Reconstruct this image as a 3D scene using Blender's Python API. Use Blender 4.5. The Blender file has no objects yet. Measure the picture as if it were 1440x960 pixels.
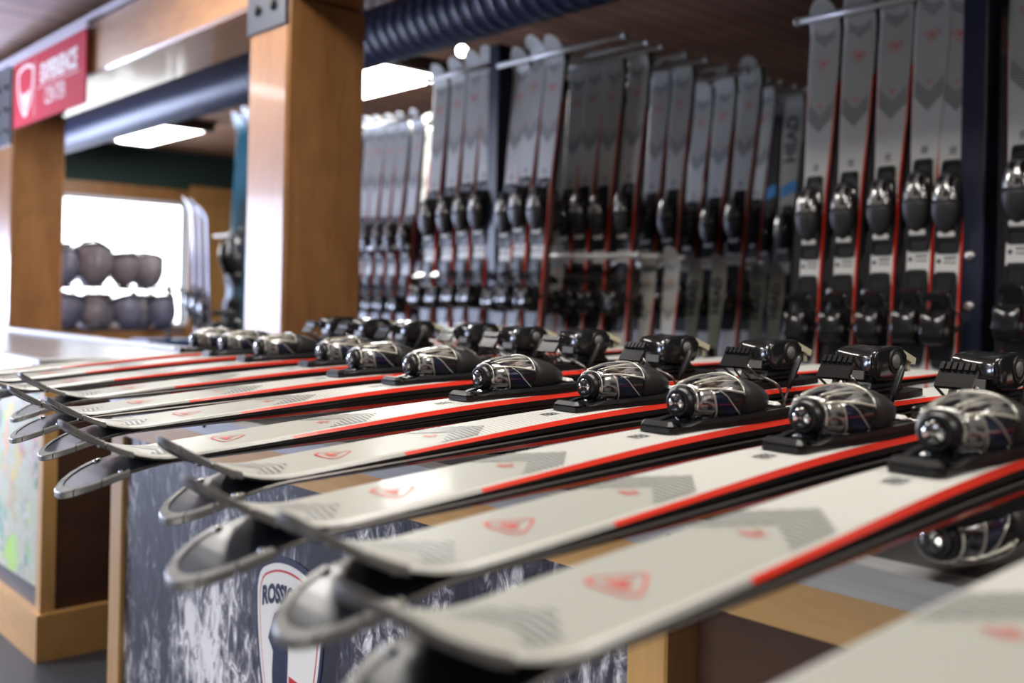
import bpy, math, random
from mathutils import Vector, Matrix, Euler
random.seed(7)
PI = math.pi
SC = bpy.context.scene
COL = SC.collection
FLOOR = -0.95          # everything is laid out relative to the ski tops; lifted so the floor is z=0 at the end

# ------------------------------------------------------------------ materials
def mat(name, col, rough=.5, metal=0., spec=.5, coat=0., emit=None, estr=0., trans=0., alpha=1.):
    m = bpy.data.materials.new(name); m.use_nodes = True
    b = m.node_tree.nodes['Principled BSDF']
    b.inputs['Base Color'].default_value = (*col, 1)
    b.inputs['Roughness'].default_value = rough
    b.inputs['Metallic'].default_value = metal
    b.inputs['Specular IOR Level'].default_value = spec
    b.inputs['Coat Weight'].default_value = coat
    b.inputs['Coat Roughness'].default_value = .08
    b.inputs['Transmission Weight'].default_value = trans
    b.inputs['Alpha'].default_value = alpha
    if emit:
        b.inputs['Emission Color'].default_value = (*emit, 1); b.inputs['Emission Strength'].default_value = estr
    return m
class NT:
    def __init__(s, m): s.t = m.node_tree; s.b = s.t.nodes['Principled BSDF']
    def n(s, typ, **kw):
        x = s.t.nodes.new(typ)
        for k, v in kw.items(): setattr(x, k, v)
        return x
    def l(s, a, b): s.t.links.new(a, b)
    def math(s, op, a, b=None, c=None):
        x = s.n('ShaderNodeMath', operation=op)
        for i, v in enumerate((a, b, c)):
            if v is None: continue
            if isinstance(v, (int, float)): x.inputs[i].default_value = v
            else: s.l(v, x.inputs[i])
        return x.outputs[0]
    def mix(s, f, a, b, blend='MIX'):
        x = s.n('ShaderNodeMix', data_type='RGBA', blend_type=blend)
        for sock, v in ((x.inputs[0], f), (x.inputs[6], a), (x.inputs[7], b)):
            if isinstance(v, (int, float)): sock.default_value = v
            elif isinstance(v, tuple): sock.default_value = (*v, 1)
            else: s.l(v, sock)
        return x.outputs[2]
    def noise(s, vec, scale=5., detail=4., rough=.5, dist=0.):
        x = s.n('ShaderNodeTexNoise'); s.l(vec, x.inputs['Vector'])
        x.inputs['Scale'].default_value = scale; x.inputs['Detail'].default_value = detail
        x.inputs['Roughness'].default_value = rough; x.inputs['Distortion'].default_value = dist
        return x.outputs[0]
    def coords(s, kind='Object', scale=(1, 1, 1), rot=(0, 0, 0)):
        tc = s.n('ShaderNodeTexCoord'); mp = s.n('ShaderNodeMapping')
        s.l(tc.outputs[kind], mp.inputs[0]); mp.inputs['Scale'].default_value = scale; mp.inputs['Rotation'].default_value = rot
        return mp.outputs[0]
    def ramp(s, f, stops):
        r = s.n('ShaderNodeValToRGB'); s.l(f, r.inputs[0]); e = r.color_ramp.elements
        while len(e) < len(stops): e.new(.5)
        for i, (p, c) in enumerate(stops): e[i].position = p; e[i].color = (*c, 1)
        return r.outputs[0]
    def color(s, o): s.l(o, s.b.inputs['Base Color'])
    def bump(s, h, strength=.2, dist=.01):
        x = s.n('ShaderNodeBump'); x.inputs['Strength'].default_value = strength; x.inputs['Distance'].default_value = dist
        s.l(h, x.inputs['Height']); s.l(x.outputs[0], s.b.inputs['Normal'])

def wood(name, c1, c2, scale=(1, 1, 1), freq=6., rough=.5, knots=True, coat=0.):
    """timber: grain stretched along the axis whose scale is small"""
    m = mat(name, c1, rough, coat=coat); t = NT(m); v = t.coords('Object', scale)
    g = t.noise(v, freq, 6, .6, .6); f = t.noise(v, freq * 6, 3, .6, .2)
    k = t.noise(t.coords('Object'), 2.2, 2, .5, .4)
    mixv = t.math('ADD', t.math('MULTIPLY', g, .65), t.math('MULTIPLY', f, .35))
    c = t.ramp(mixv, [(.3, c2), (.5, tuple((a + b) / 2 for a, b in zip(c1, c2))), (.68, c1)])
    if knots: c = t.mix(t.ramp(k, [(.6, (0, 0, 0)), (.8, (.7, .7, .7))]), c, tuple(x * .5 for x in c2))
    t.color(c); t.bump(mixv, .15, .004)
    return m

M = {}
M['timber'] = wood('timber_warm', (.40, .19, .066), (.225, .092, .028), (1.5, 1.5, .25), 5, .36, True, .2)
M['timber_beam'] = wood('timber_beam', (.46, .23, .085), (.27, .115, .036), (1.5, .22, 1.5), 5, .36, True, .35)
M['maple'] = wood('maple', (.76, .46, .17), (.56, .30, .095), (3, .35, 3), 4, .4, False)
M['maple_v'] = wood('maple_upright', (.74, .45, .17), (.54, .29, .095), (3, 3, .35), 4, .4, False)
M['ply'] = wood('dark_ply', (.085, .032, .014), (.032, .012, .006), (1, .5, 1.5), 3, .6, False)
M['door'] = wood('door_wood', (.50, .27, .09), (.38, .18, .055), (2, 2, .3), 4, .4, False)

def m_ceiling():
    m = mat('ceiling_planks', (.12, .06, .03), .55); t = NT(m)
    sx = t.n('ShaderNodeSeparateXYZ'); t.l(t.coords('Object'), sx.inputs[0])
    p = t.math('FRACT', t.math('MULTIPLY', sx.outputs[1], 9.))
    gap = t.math('LESS_THAN', p, .1)
    pid = t.math('FLOOR', t.math('MULTIPLY', sx.outputs[1], 9.))
    wn = t.n('ShaderNodeTexWhiteNoise', noise_dimensions='1D'); t.l(pid, wn.inputs['W'])
    g = t.noise(t.coords('Object', (.5, 6, 1)), 4, 5, .6)
    c = t.mix(g, (.22, .105, .06), (.40, .21, .125))
    c = t.mix(t.math('MULTIPLY', wn.outputs[0], .5), c, (.08, .038, .022))
    t.color(t.mix(gap, c, (.015, .008, .005)))
    return m
M['ceiling'] = m_ceiling()
def m_floor():
    m = mat('floor_rubber', (.03, .032, .04), .45); t = NT(m)
    n = t.noise(t.coords('Object'), 60, 3); t.color(t.mix(n, (.022, .024, .032), (.05, .053, .066))); t.bump(n, .1, .003)
    return m
M['floor'] = m_floor()
def m_wall(name, c):
    m = mat(name, c, .8); t = NT(m); n = t.noise(t.coords('Object'), 3, 4)
    t.color(t.mix(n, tuple(x * .85 for x in c), tuple(x * 1.12 for x in c))); return m
M['green'] = m_wall('wall_green', (.022, .05, .045))
M['darkwall'] = m_wall('wall_dark', (.02, .015, .013))
M['palewall'] = m_wall('wall_pale', (.30, .27, .25))

def m_skitop(name, c1, c2):
    m = mat(name, c1, .42, coat=.06); t = NT(m)
    uv = t.n('ShaderNodeUVMap'); s = t.n('ShaderNodeSeparateXYZ'); t.l(uv.outputs[0], s.inputs[0])
    u, v = s.outputs[0], s.outputs[1]
    w = t.math('SUBTRACT', u, t.math('MULTIPLY', t.math('ABSOLUTE', v), -.25))
    st = t.math('SINE', t.math('MULTIPLY', w, 2 * PI / .0076))
    st = t.math('MULTIPLY_ADD', st, .5, .5)
    vv = t.math('SUBTRACT', u, t.math('MULTIPLY', t.math('ABSOLUTE', v), -1.0))
    zone = t.math('GREATER_THAN', vv, .415)
    lt = t.mix(t.math('MULTIPLY', st, .8), c2, tuple(x * .50 for x in c2))
    t.color(t.mix(zone, c1, lt))
    return m
M['top'] = m_skitop('ski_topsheet', (.43, .435, .395), (.74, .74, .70))
M['bevel'] = mat('ski_bevel_highlight', (.62, .62, .58), .3)  # pale colour paints in the highlight along the raised topsheet edge
M['bevelred'] = mat('ski_red_edge', (.74, .038, .02), .26, coat=.4)
M['bevelgrey'] = mat('ski_grey_edge', (.30, .30, .285), .35)
M['side'] = mat('ski_sidewall', (.012, .011, .011), .3)
M['steel'] = mat('ski_steel_edge', (.12, .11, .105), .4, .8)
M['base'] = mat('ski_base', (.010, .011, .014), .3, spec=.6)
def m_guard():
    m = mat('tip_guard_metal', (.40, .39, .35), .45, .15); t = NT(m)
    n = t.noise(t.coords('Object'), 90, 3); t.color(t.mix(n, (.44, .43, .39), (.66, .65, .60))); return m
M['guard'] = m_guard()
M['guarddark'] = mat('tip_guard_outer_shade', (.29, .275, .26), .35, .3)  # darker copy of the guard metal, shade painted on its outer faces
M['rivet'] = mat('rivet_steel', (.7, .7, .7), .2, 1.)
def m_hatch():
    m = mat('print_hatch', (.3, .3, .28), .4); t = NT(m)
    uv = t.n('ShaderNodeUVMap'); s = t.n('ShaderNodeSeparateXYZ'); t.l(uv.outputs[0], s.inputs[0])
    w = t.math('ADD', s.outputs[0], t.math('MULTIPLY', t.math('ABSOLUTE', s.outputs[1]), .25))
    st = t.math('GREATER_THAN', t.math('SINE', t.math('MULTIPLY', w, 2 * PI / .0076)), -.1)
    t.color(t.mix(st, (.47, .475, .44), (.12, .125, .12))); return m
M['hatch'] = m_hatch()
M['printred'] = mat('print_red', (.72, .07, .05), .4)
M['printblack'] = mat('print_black', (.06, .06, .065), .4)
M['plastic'] = mat('binding_black_plastic', (.011, .011, .012), .33, spec=.45)
M['plasticmatte'] = mat('binding_grey_black', (.022, .021, .022), .45)
M['gloss'] = mat('binding_gloss_black', (.014, .014, .015), .18, coat=.35)
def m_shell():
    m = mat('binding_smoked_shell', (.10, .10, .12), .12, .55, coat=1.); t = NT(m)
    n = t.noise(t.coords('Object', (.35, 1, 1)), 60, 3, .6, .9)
    t.color(t.ramp(n, [(.38, (.016, .017, .026)), (.48, (.09, .09, .10)), (.57, (.55, .54, .52)), (.66, (.06, .06, .07))]))  # pale streaks in the ramp imitate reflections on the clear shell
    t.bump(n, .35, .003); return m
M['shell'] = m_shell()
M['navyglass'] = mat('binding_navy_panel', (.018, .024, .060), .12, .3, coat=1.)
M['rib'] = mat('binding_clear_rib', (.80, .79, .70), .2, .5)
M['chrome'] = mat('chrome', (.72, .72, .70), .12, 1.)
M['dialgrey'] = mat('heel_dial_grey', (.16, .16, .155), .4)
M['cream'] = mat('heel_lever_cream', (.66, .63, .44), .25, coat=.5)
M['wire'] = mat('brake_wire', (.55, .54, .52), .22, 1.)
M['whiteplate'] = mat('sole_plate_white', (.66, .65, .62), .35)
def m_mat():
    m = mat('bench_mat', (.02, .02, .021), .55); t = NT(m)
    n = t.noise(t.coords('Object'), 400, 2); t.color(t.mix(n, (.010, .010, .011), (.05, .05, .052))); t.bump(n, .2, .001); return m
M['mat'] = m_mat()
def m_alu(name='aluminium', c=(.62, .62, .64), sc=(60, 1.5, 60), rough=.32):
    m = mat(name, c, rough, .6); t = NT(m); n = t.noise(t.coords('Object', sc), 3, 4)
    t.color(t.mix(n, tuple(x * .7 for x in c), tuple(min(1, x * 1.15) for x in c))); return m
M['alu'] = m_alu('aluminium', (.42, .42, .43), (60, 1.5, 60), .5)
M['zinc'] = m_alu('zinc_counter', (.42, .44, .50), (4, 4, 4), .26)
M['rod'] = mat('rod_white', (.60, .60, .60), .3, .3)
M['post'] = mat('rack_post_navy', (.010, .014, .035), .35)
M['bolt'] = mat('bolt_zinc', (.5, .5, .5), .3, .8)
def m_mural():
    m = mat('mural_print', (.2, .2, .2), .4); t = NT(m)
    big = t.noise(t.coords('Object', (1, 1.0, .45)), 5.5, 3, .5, .6)
    br = t.noise(t.coords('Object', (1, 1.0, .5), (.5, 0, 0)), 34, 5, .7, 1.2)
    tr = t.noise(t.coords('Object', (1, 1.0, .10), (.28, 0, 0)), 13, 3, .6, .5)
    a = t.math('ADD', t.math('MULTIPLY', big, .75), t.math('ADD', t.math('MULTIPLY', br, .75), t.math('MULTIPLY', tr, .35)))
    t.color(t.ramp(t.math('MULTIPLY', a, .55), [(.44, (.014, .014, .024)), (.50, (.06, .06, .09)), (.54, (.30, .30, .34)), (.585, (.80, .80, .84))]))
    return m
M['mural'] = m_mural()
def m_poster():
    m = mat('poster_print', (.7, .7, .65), .5); t = NT(m)
    v = t.n('ShaderNodeTexVoronoi'); t.l(t.coords('Object', (1, 1, .7)), v.inputs['Vector']); v.inputs['Scale'].default_value = 9
    hsv = t.n('ShaderNodeHueSaturation'); t.l(v.outputs['Color'], hsv.inputs['Color']); hsv.inputs['Saturation'].default_value = .9
    n = t.noise(t.coords('Object'), 24, 3, .6, 1.); n2 = t.noise(t.coords('Object'), 9, 3)
    c = t.mix(t.ramp(n2, [(.48, (0, 0, 0)), (.60, (.9, .9, .9))]), (.55, .60, .50), t.mix(.75, hsv.outputs[0], (1., .78, .22), 'MULTIPLY'))
    t.color(t.mix(t.ramp(n, [(.55, (0, 0, 0)), (.62, (1, 1, 1))]), c, (.66, .66, .68))); return m
M['poster'] = m_poster()
M['navy'] = mat('emblem_navy', (.012, .018, .06), .4)
M['white'] = mat('emblem_white', (.72, .72, .73), .4)
M['red'] = mat('emblem_red', (.48, .01, .03), .4)
M['signred'] = mat('sign_red', (.50, .016, .045), .7, spec=.25)
M['signwhite'] = mat('sign_white', (.85, .78, .80), .7, spec=.2)
M['duct'] = mat('duct_navy', (.016, .028, .085), .42)
M['plate'] = mat('steel_plate_grey', (.035, .038, .052), .5)
M['blackbolt'] = mat('black_bolt', (.005, .005, .005), .4)
M['trimwhite'] = mat('trim_metal', (.55, .53, .62), .35, .4)
M['lens'] = mat('lamp_lens', (.9, .9, .9), .4, emit=(1., .98, .93), estr=16)
M['lens2'] = mat('lamp_bulb', (.9, .9, .9), .4, emit=(1., .97, .9), estr=18)
M['lampbody'] = mat('lamp_body', (.06, .04, .03), .5)
M['snow'] = mat('outdoor_snow', (.9, .9, .95), .8, emit=(.93, .96, 1.), estr=5.)  # emission stands in for daylight on the snow
M['glass'] = mat('window_glass', (1, 1, 1), .02, trans=1., alpha=.15)
M['winframe'] = mat('window_frame_white', (.60, .62, .70), .4)
def m_helm(name, c):
    m = mat(name, c, .38, coat=.2); return m
M['helm'] = m_helm('helmet_grey', (.30, .265, .285))
M['helm2'] = m_helm('helmet_bluegrey', (.22, .22, .30))
M['liner'] = mat('helmet_liner', (.014, .014, .018), .6)
M['yellow'] = mat('helmet_yellow', (.6, .42, .08), .5)
M['headbeige'] = mat('ski_beige', (.36, .355, .315), .4)
M['headblack'] = mat('ski_black', (.018, .019, .022), .3)
M['blueprint'] = mat('print_blue', (.03, .24, .58), .4)
M['teal'] = mat('ski_teal', (.005, .10, .14), .3)
M['tealgreen'] = mat('print_olive', (.12, .17, .05), .4)
M['silverski'] = mat('ski_silver', (.42, .46, .62), .3)
M['blueplastic'] = mat('blue_plastic', (.03, .07, .22), .3)

# ------------------------------------------------------------------ mesh builder
class MB:
    def __init__(s): s.v = []; s.f = []; s.mi = []; s.uv = None; s.sm = []; s.uvs = {}
    def add(s, vs, fs, mi=0, smooth=False, uv=None):
        o = len(s.v); s.v += [tuple(p) for p in vs]
        for k, f in enumerate(fs):
            s.f.append([i + o for i in f]); s.mi.append(mi[k] if isinstance(mi, list) else mi); s.sm.append(smooth)
        if uv:
            for i, q in enumerate(uv): s.uvs[o + i] = q
        return s
    def box(s, lo, hi, mi=0, bev=0.):
        (a, b, c), (d, e, f) = lo, hi
        if bev <= 0:
            vs = [(a, b, c), (d, b, c), (d, e, c), (a, e, c), (a, b, f), (d, b, f), (d, e, f), (a, e, f)]
            return s.add(vs, [(0, 3, 2, 1), (4, 5, 6, 7), (0, 1, 5, 4), (1, 2, 6, 5), (2, 3, 7, 6), (3, 0, 4, 7)], mi)
        k = min(bev, (d - a) * .45, (e - b) * .45, (f - c) * .45)
        rings = []
        for z, i in ((c, k), (c + k, 0), (f - k, 0), (f, k)):
            x0, x1, y0, y1 = a + i, d - i, b + i, e - i; q = k * (1. if i == 0 else .6)
            rings.append([(x0 + q, y0, z), (x1 - q, y0, z), (x1, y0 + q, z), (x1, y1 - q, z), (x1 - q, y1, z), (x0 + q, y1, z), (x0, y1 - q, z), (x0, y0 + q, z)])
        return s.loft(rings, mi)
    def obox(s, c, ax, ay, az, mi=0):
        c = Vector(c); ax = Vector(ax) / 2; ay = Vector(ay) / 2; az = Vector(az) / 2
        vs = [c + i * ax + j * ay + k * az for k in (-1, 1) for (i, j) in ((-1, -1), (1, -1), (1, 1), (-1, 1))]
        return s.add(vs, [(0, 3, 2, 1), (4, 5, 6, 7), (0, 1, 5, 4), (1, 2, 6, 5), (2, 3, 7, 6), (3, 0, 4, 7)], mi)
    def loft(s, rings, mi=0, smooth=False, cap=True, closed=True):
        n = len(rings[0]); vs = [p for r in rings for p in r]; fs = []
        for i in range(len(rings) - 1):
            for j in range(n if closed else n - 1):
                k = (j + 1) % n
                fs.append((i * n + j, i * n + k, (i + 1) * n + k, (i + 1) * n + j))
        if cap: fs.append(tuple(range(n - 1, -1, -1))); fs.append(tuple((len(rings) - 1) * n + j for j in range(n)))
        return s.add(vs, fs, mi, smooth)
    def tube(s, pts, r, n=8, mi=0, smooth=True):
        pts = [Vector(p) for p in pts]; rings = []; up = None
        for i, p in enumerate(pts):
            d = (pts[min(i + 1, len(pts) - 1)] - pts[max(i - 1, 0)]).normalized()
            if up is None: up = d.orthogonal().normalized()
            else: up = (up - d * up.dot(d)).normalized()
            w = d.cross(up); rr = r[i] if isinstance(r, (list, tuple)) else r
            rings.append([p + (up * math.cos(2 * PI * k / n) + w * math.sin(2 * PI * k / n)) * rr for k in range(n)])
        return s.loft(rings, mi, smooth)
    def cyl(s, a, b, r, n=20, mi=0, r2=None, smooth=True): return s.tube([a, b], [r, r if r2 is None else r2], n, mi, smooth)
    def lathe(s, prof, o, axis, n=24, mi=0, smooth=True):
        """prof: (distance along axis, radius)"""
        o = Vector(o); ax = Vector(axis).normalized(); u = ax.orthogonal().normalized(); w = ax.cross(u)
        rings = [[o + ax * h + (u * math.cos(2 * PI * k / n) + w * math.sin(2 * PI * k / n)) * max(r, 1e-5) for k in range(n)] for h, r in prof]
        return s.loft(rings, mi, smooth)
    def sphere(s, c, r, n=12, mi=0):
        if not isinstance(r, (tuple, list)): r = (r, r, r)
        rings = []
        for i in range(n + 1):
            a = -PI / 2 + PI * i / n; q = max(math.cos(a), 1e-3)
            rings.append([(c[0] + r[0] * q * math.cos(2 * PI * k / (n * 2)), c[1] + r[1] * q * math.sin(2 * PI * k / (n * 2)), c[2] + r[2] * math.sin(a)) for k in range(n * 2)])
        return s.loft(rings, mi, True)
    def prism(s, pts, a, b, f, mi=0):
        """pts 2-D outline, extruded from a to b; f(u,v,h)->xyz"""
        n = len(pts); vs = [f(u, v, a) for u, v in pts] + [f(u, v, b) for u, v in pts]
        fs = [tuple(range(n - 1, -1, -1)), tuple(range(n, 2 * n))] + [(i, (i + 1) % n, n + (i + 1) % n, n + i) for i in range(n)]
        return s.add(vs, fs, mi)
def mesh(name, mb, mats):
    me = bpy.data.meshes.new(name); me.from_pydata(mb.v, [], mb.f)
    for m in (mats if isinstance(mats, (list, tuple)) else [mats]): me.materials.append(M[m] if isinstance(m, str) else m)
    me.polygons.foreach_set('material_index', mb.mi); me.polygons.foreach_set('use_smooth', mb.sm)
    if mb.uvs:
        ul = me.uv_layers.new(name='UVMap')
        for lp in me.loops:
            ul.data[lp.index].uv = mb.uvs.get(lp.vertex_index, (0, 0))
    me.update(); me.validate()
    return me
def obj(name, mb, mats, parent=None, label=None):
    o = bpy.data.objects.new(name, mesh(name, mb, mats)); COL.objects.link(o)
    if parent: o.parent = parent
    if label: o['label'] = label
    return o
def recentre(o):
    vs = o.data.vertices; xs = [v.co.x for v in vs]; ys = [v.co.y for v in vs]; zs = [v.co.z for v in vs]
    c = Vector(((min(xs) + max(xs)) / 2, (min(ys) + max(ys)) / 2, min(zs)))
    o.data.transform(Matrix.Translation(-c)); o.location = c
    return o
def tag(o, label, cat, group=None):
    o['label'] = label; o['category'] = cat
    if group: o['group'] = group
    return o
def thing(name, label, cat, loc=(0, 0, 0), group=None):
    o = bpy.data.objects.new(name, None); COL.objects.link(o); o.location = loc; o.empty_display_size = .05
    return tag(o, label, cat, group)
def world_part(name, mb, mats, parent, label=None):
    """a part whose vertices are given in scene coordinates, under an Empty that sits at parent.location"""
    l = parent.location; base = parent
    while base.parent: base = base.parent; l = l + base.location
    mb.v = [(p[0] - l[0], p[1] - l[1], p[2] - l[2]) for p in mb.v]
    return obj(name, mb, mats, parent, label)
def struct(name, mb, mats):
    o = obj(name, mb, mats); recentre(o); o['kind'] = 'structure'; return o
def single(name, mb, mats, label, cat, group=None):
    o = obj(name, mb, mats); recentre(o); return tag(o, label, cat, group)
def copy_tree(o, parent=None):
    c = o.copy(); COL.objects.link(c)
    if parent: c.parent = parent
    for ch in o.children: copy_tree(ch, c)
    return c
def text_data(body, size, bold=0.):
    cu = bpy.data.curves.new('lettering', 'FONT'); cu.body = body; cu.size = size; cu.align_x = 'CENTER'; cu.align_y = 'CENTER'; cu.offset = bold
    cu.resolution_u = 4
    ob = bpy.data.objects.new('lettering_tmp', cu); COL.objects.link(ob)
    bpy.context.view_layer.update()
    me = bpy.data.meshes.new_from_object(ob.evaluated_get(bpy.context.evaluated_depsgraph_get()))
    vs = [tuple(v.co) for v in me.vertices]; fs = [tuple(p.vertices) for p in me.polygons]
    bpy.data.objects.remove(ob); bpy.data.meshes.remove(me)
    return vs, fs

# ------------------------------------------------------------------ ski geometry (local: x from tip to tail, y across, z up through the topsheet)
LEN = 1.60
def interp(tab, x):
    if x <= tab[0][0]: return tab[0][1]
    for i in range(len(tab) - 1):
        (a, p), (b, q) = tab[i], tab[i + 1]
        if x <= b:
            p0 = tab[max(i - 1, 0)]; q1 = tab[min(i + 2, len(tab) - 1)]; h = b - a; t = (x - a) / h
            m0 = (q - p0[1]) / (b - p0[0]) * h if i else (q - p); m1 = (q1[1] - p) / (q1[0] - a) * h if i + 2 < len(tab) else (q - p)
            return (2*t**3 - 3*t*t + 1) * p + (t**3 - 2*t*t + t) * m0 + (-2*t**3 + 3*t*t) * q + (t**3 - t*t) * m1
    return tab[-1][1]
WT = [(.105, .0555), (.2, .0560), (.28, .0545), (.44, .0490), (.62, .0420), (.85, .0385), (1.1, .0400), (1.3, .0440), (1.5, .0490), (1.6, .0500)]
def hw(s):
    if s < .105:
        t = max(0, (.105 - s) / .105); return max(.0012, .0552 * (max(0, 1 - t ** 3)) ** .5)
    w = interp(WT, s)
    e = LEN - s
    if e < .03:
        t = (.03 - e) / .03; w *= max(.45, (1 - t ** 3 * .55))
    return w
TT = [(0, .0055), (.1, .0060), (.2, .0075), (.35, .0105), (.55, .0150), (.8, .0165), (1.05, .0155), (1.3, .0105), (1.6, .0065)]
def th(s): return interp(TT, s)
def zc(s, bend):
    up = (.028 if bend < 0 else .0515) * ((.122 - s) / .122) ** 2 if s < .122 else 0
    d = max(0., .78 - s)
    return up - (bend if bend > 0 else bend * .62) * .031 * d * d
STAT = [0, .003, .008, .015, .025, .038, .052, .068, .085, .1, .115, .13, .15, .17, .2, .23, .262, .264, .3, .34, .38, .42, .46, .5, .54, .58, .62, .68, .75, .85, .95, 1.05, 1.15, 1.25, 1.35, 1.45, 1.52, 1.56, 1.575, 1.585, 1.593, 1.598, 1.6]
def board_mb(bend, prints=False):
    mb = MB(); rings = []; uv = []
    for s in STAT:
        w = hw(s); t = th(s); k = min(1, w / .014); z = zc(s, bend)
        half = [(w - .0015 * k, 0), (w, .0016), (w - .0002, t * .50), (w - .0042 * k, t - .0012), (w - .0075 * k, t)]
        ring = [(-y, q) for y, q in half[::-1]]; ring = half + ring
        rings.append([(s, y, z + q) for y, q in ring]); uv += [(s, y) for y, q in ring]
    n = 10; vs = [p for r in rings for p in r]; fs = []; mi = []
    for i in range(len(STAT) - 1):
        red = STAT[i] >= .2635
        for j in range(n):
            k = (j + 1) % n
            fs.append((i*n+j, (i+1)*n+j, (i+1)*n+k, i*n+k))
            mi.append({0: 4, 8: 4, 1: 3, 7: 3, 2: 2 if red else 6, 6: 2 if red else 6, 3: 1, 5: 1, 4: 0, 9: 5}[j])
    fs.append(tuple(range(n))); mi.append(3); L = (len(STAT) - 1) * n; fs.append(tuple(L + j for j in range(n - 1, -1, -1))); mi.append(3)
    mb.add(vs, fs, mi, False, uv)
    if prints:
        p = print_mb(bend); o = len(mb.v); mb.v += p.v; mb.f += [[k + o for k in f] for f in p.f]; mb.mi += [k + 7 for k in p.mi]; mb.sm += p.sm
        for k, q in p.uvs.items(): mb.uvs[k + o] = q
    return mb
def on_top(s, y, bend, lift=.0005): return (s, y, zc(s, bend) + th(s) + lift)
def print_mb(bend):
    """the graphics printed on the topsheet: 0 hatch, 1 red, 2 black"""
    mb = MB()
    def grid(ys, a, b, n, mi):
        vs = []; uv = []
        for y in ys:
            for k in range(n + 1):
                s = a(y) + (b(y) - a(y)) * k / n; vs.append(on_top(s, y, bend)); uv.append((s, y))
        fs = [(i*(n+1)+k, (i+1)*(n+1)+k, (i+1)*(n+1)+k+1, i*(n+1)+k+1) for i in range(len(ys)-1) for k in range(n)]
        fs = [f[::-1] for f in fs]
        mb.add(vs, fs, mi, False, uv)
    for sg in (1, -1):
        ys = [sg * v for v in (0, .014, .028, .0430)]
        g = ys if sg < 0 else ys[::-1]
        grid(g, lambda y: .368 - abs(y) * 1.05, lambda y: .424 - abs(y) * 1.05, 5, 0)
        yt = [sg * v for v in (0, .012, .024, .036)]; g = yt if sg < 0 else yt[::-1]
        grid(g, lambda y: .108 - abs(y) * .55, lambda y: .142 - abs(y) * .75, 6, 0)
    def ringpoly(pts, inner, mi):
        n = len(pts); vs = [on_top(s, y, bend, .0007) for s, y in pts] + [on_top(s, y, bend, .0007) for s, y in inner]
        mb.add(vs, [(i, (i+1) % n, n+(i+1) % n, n+i) for i in range(n)], mi)
    def emblem(c, h, sc):
        # rounded triangle, flat side towards the tip, point towards the tail
        base = [(-.5, -.30), (-.5, 0), (-.5, .30), (-.46, .50), (-.30, .60), (-.1, .48), (.15, .30), (.38, .12), (.48, .04), (.5, 0), (.48, -.04), (.38, -.12), (.15, -.30), (-.1, -.48), (-.30, -.60), (-.46, -.50)]
        P = [(c + s * h, y * h) for s, y in base]; I = [(c + (s * .86 - .006) * h, y * .87 * h) for s, y in base]
        ringpoly(P, I, 1)
        r = [(-.30, -.34), (-.30, .36), (-.20, .40), (-.05, .28), (-.12, .12), (.10, .16), (.34, .0), (.20, -.02), (.0, .02), (-.14, -.10), (-.02, -.32), (-.14, -.40)]
        q = [(c + s * h * .70 - .002, y * h * .66) for s, y in r]; cen = (c - .14 * h * .7 - .002, .06 * h * .66)
        vs = [on_top(*cen, bend, .0007)] + [on_top(s, y, bend, .0007) for s, y in q]
        mb.add(vs, [(0, i + 1, (i + 1) % len(q) + 1) for i in range(len(q))], 1)
    emblem(.204, .040, 1)
    # small mark near the chevron
    for a, b, y0, y1 in ((.332, .343, .0012, .0030), (.332, .343, -.0040, -.0024), (.331, .3328, -.009, .009), (.337, .3388, -.0125, -.005), (.337, .3388, .005, .0125), (.3445, .3462, -.004, .004)):
        mb.add([on_top(a, y0, bend), on_top(b, y0, bend), on_top(b, y1, bend), on_top(a, y1, bend)], [(0, 1, 2, 3)], 1)
    # small black logo ahead of the binding and the data print between toe and heel
    for a, b, y0, y1 in ((.528, .531, -.009, .009), (.533, .545, -.009, -.006), (.533, .545, -.0015, .0015), (.533, .545, .006, .009), (.5375, .5405, -.009, .009), (.547, .550, -.009, .009)):
        mb.add([on_top(a, y0, bend), on_top(b, y0, bend), on_top(b, y1, bend), on_top(a, y1, bend)], [(0, 1, 2, 3)], 2)
    for k in range(5):
        y = -.008 + k * .007
        mb.add([on_top(.842, y, bend), on_top(.850, y, bend), on_top(.850, y + .005, bend), on_top(.842, y + .005, bend)], [(0, 1, 2, 3)], 2)
        mb.add([on_top(.856, y, bend), on_top(.862, y, bend), on_top(.862, y + .005, bend), on_top(.856, y + .005, bend)], [(0, 1, 2, 3)], 2)
    cs = [on_top(.855 + .007 * math.cos(a), -.023 + .007 * math.sin(a), bend) for a in [k * PI / 6 for k in range(12)]]
    mb.add(cs, [tuple(range(12))], 2)
    return mb
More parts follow.
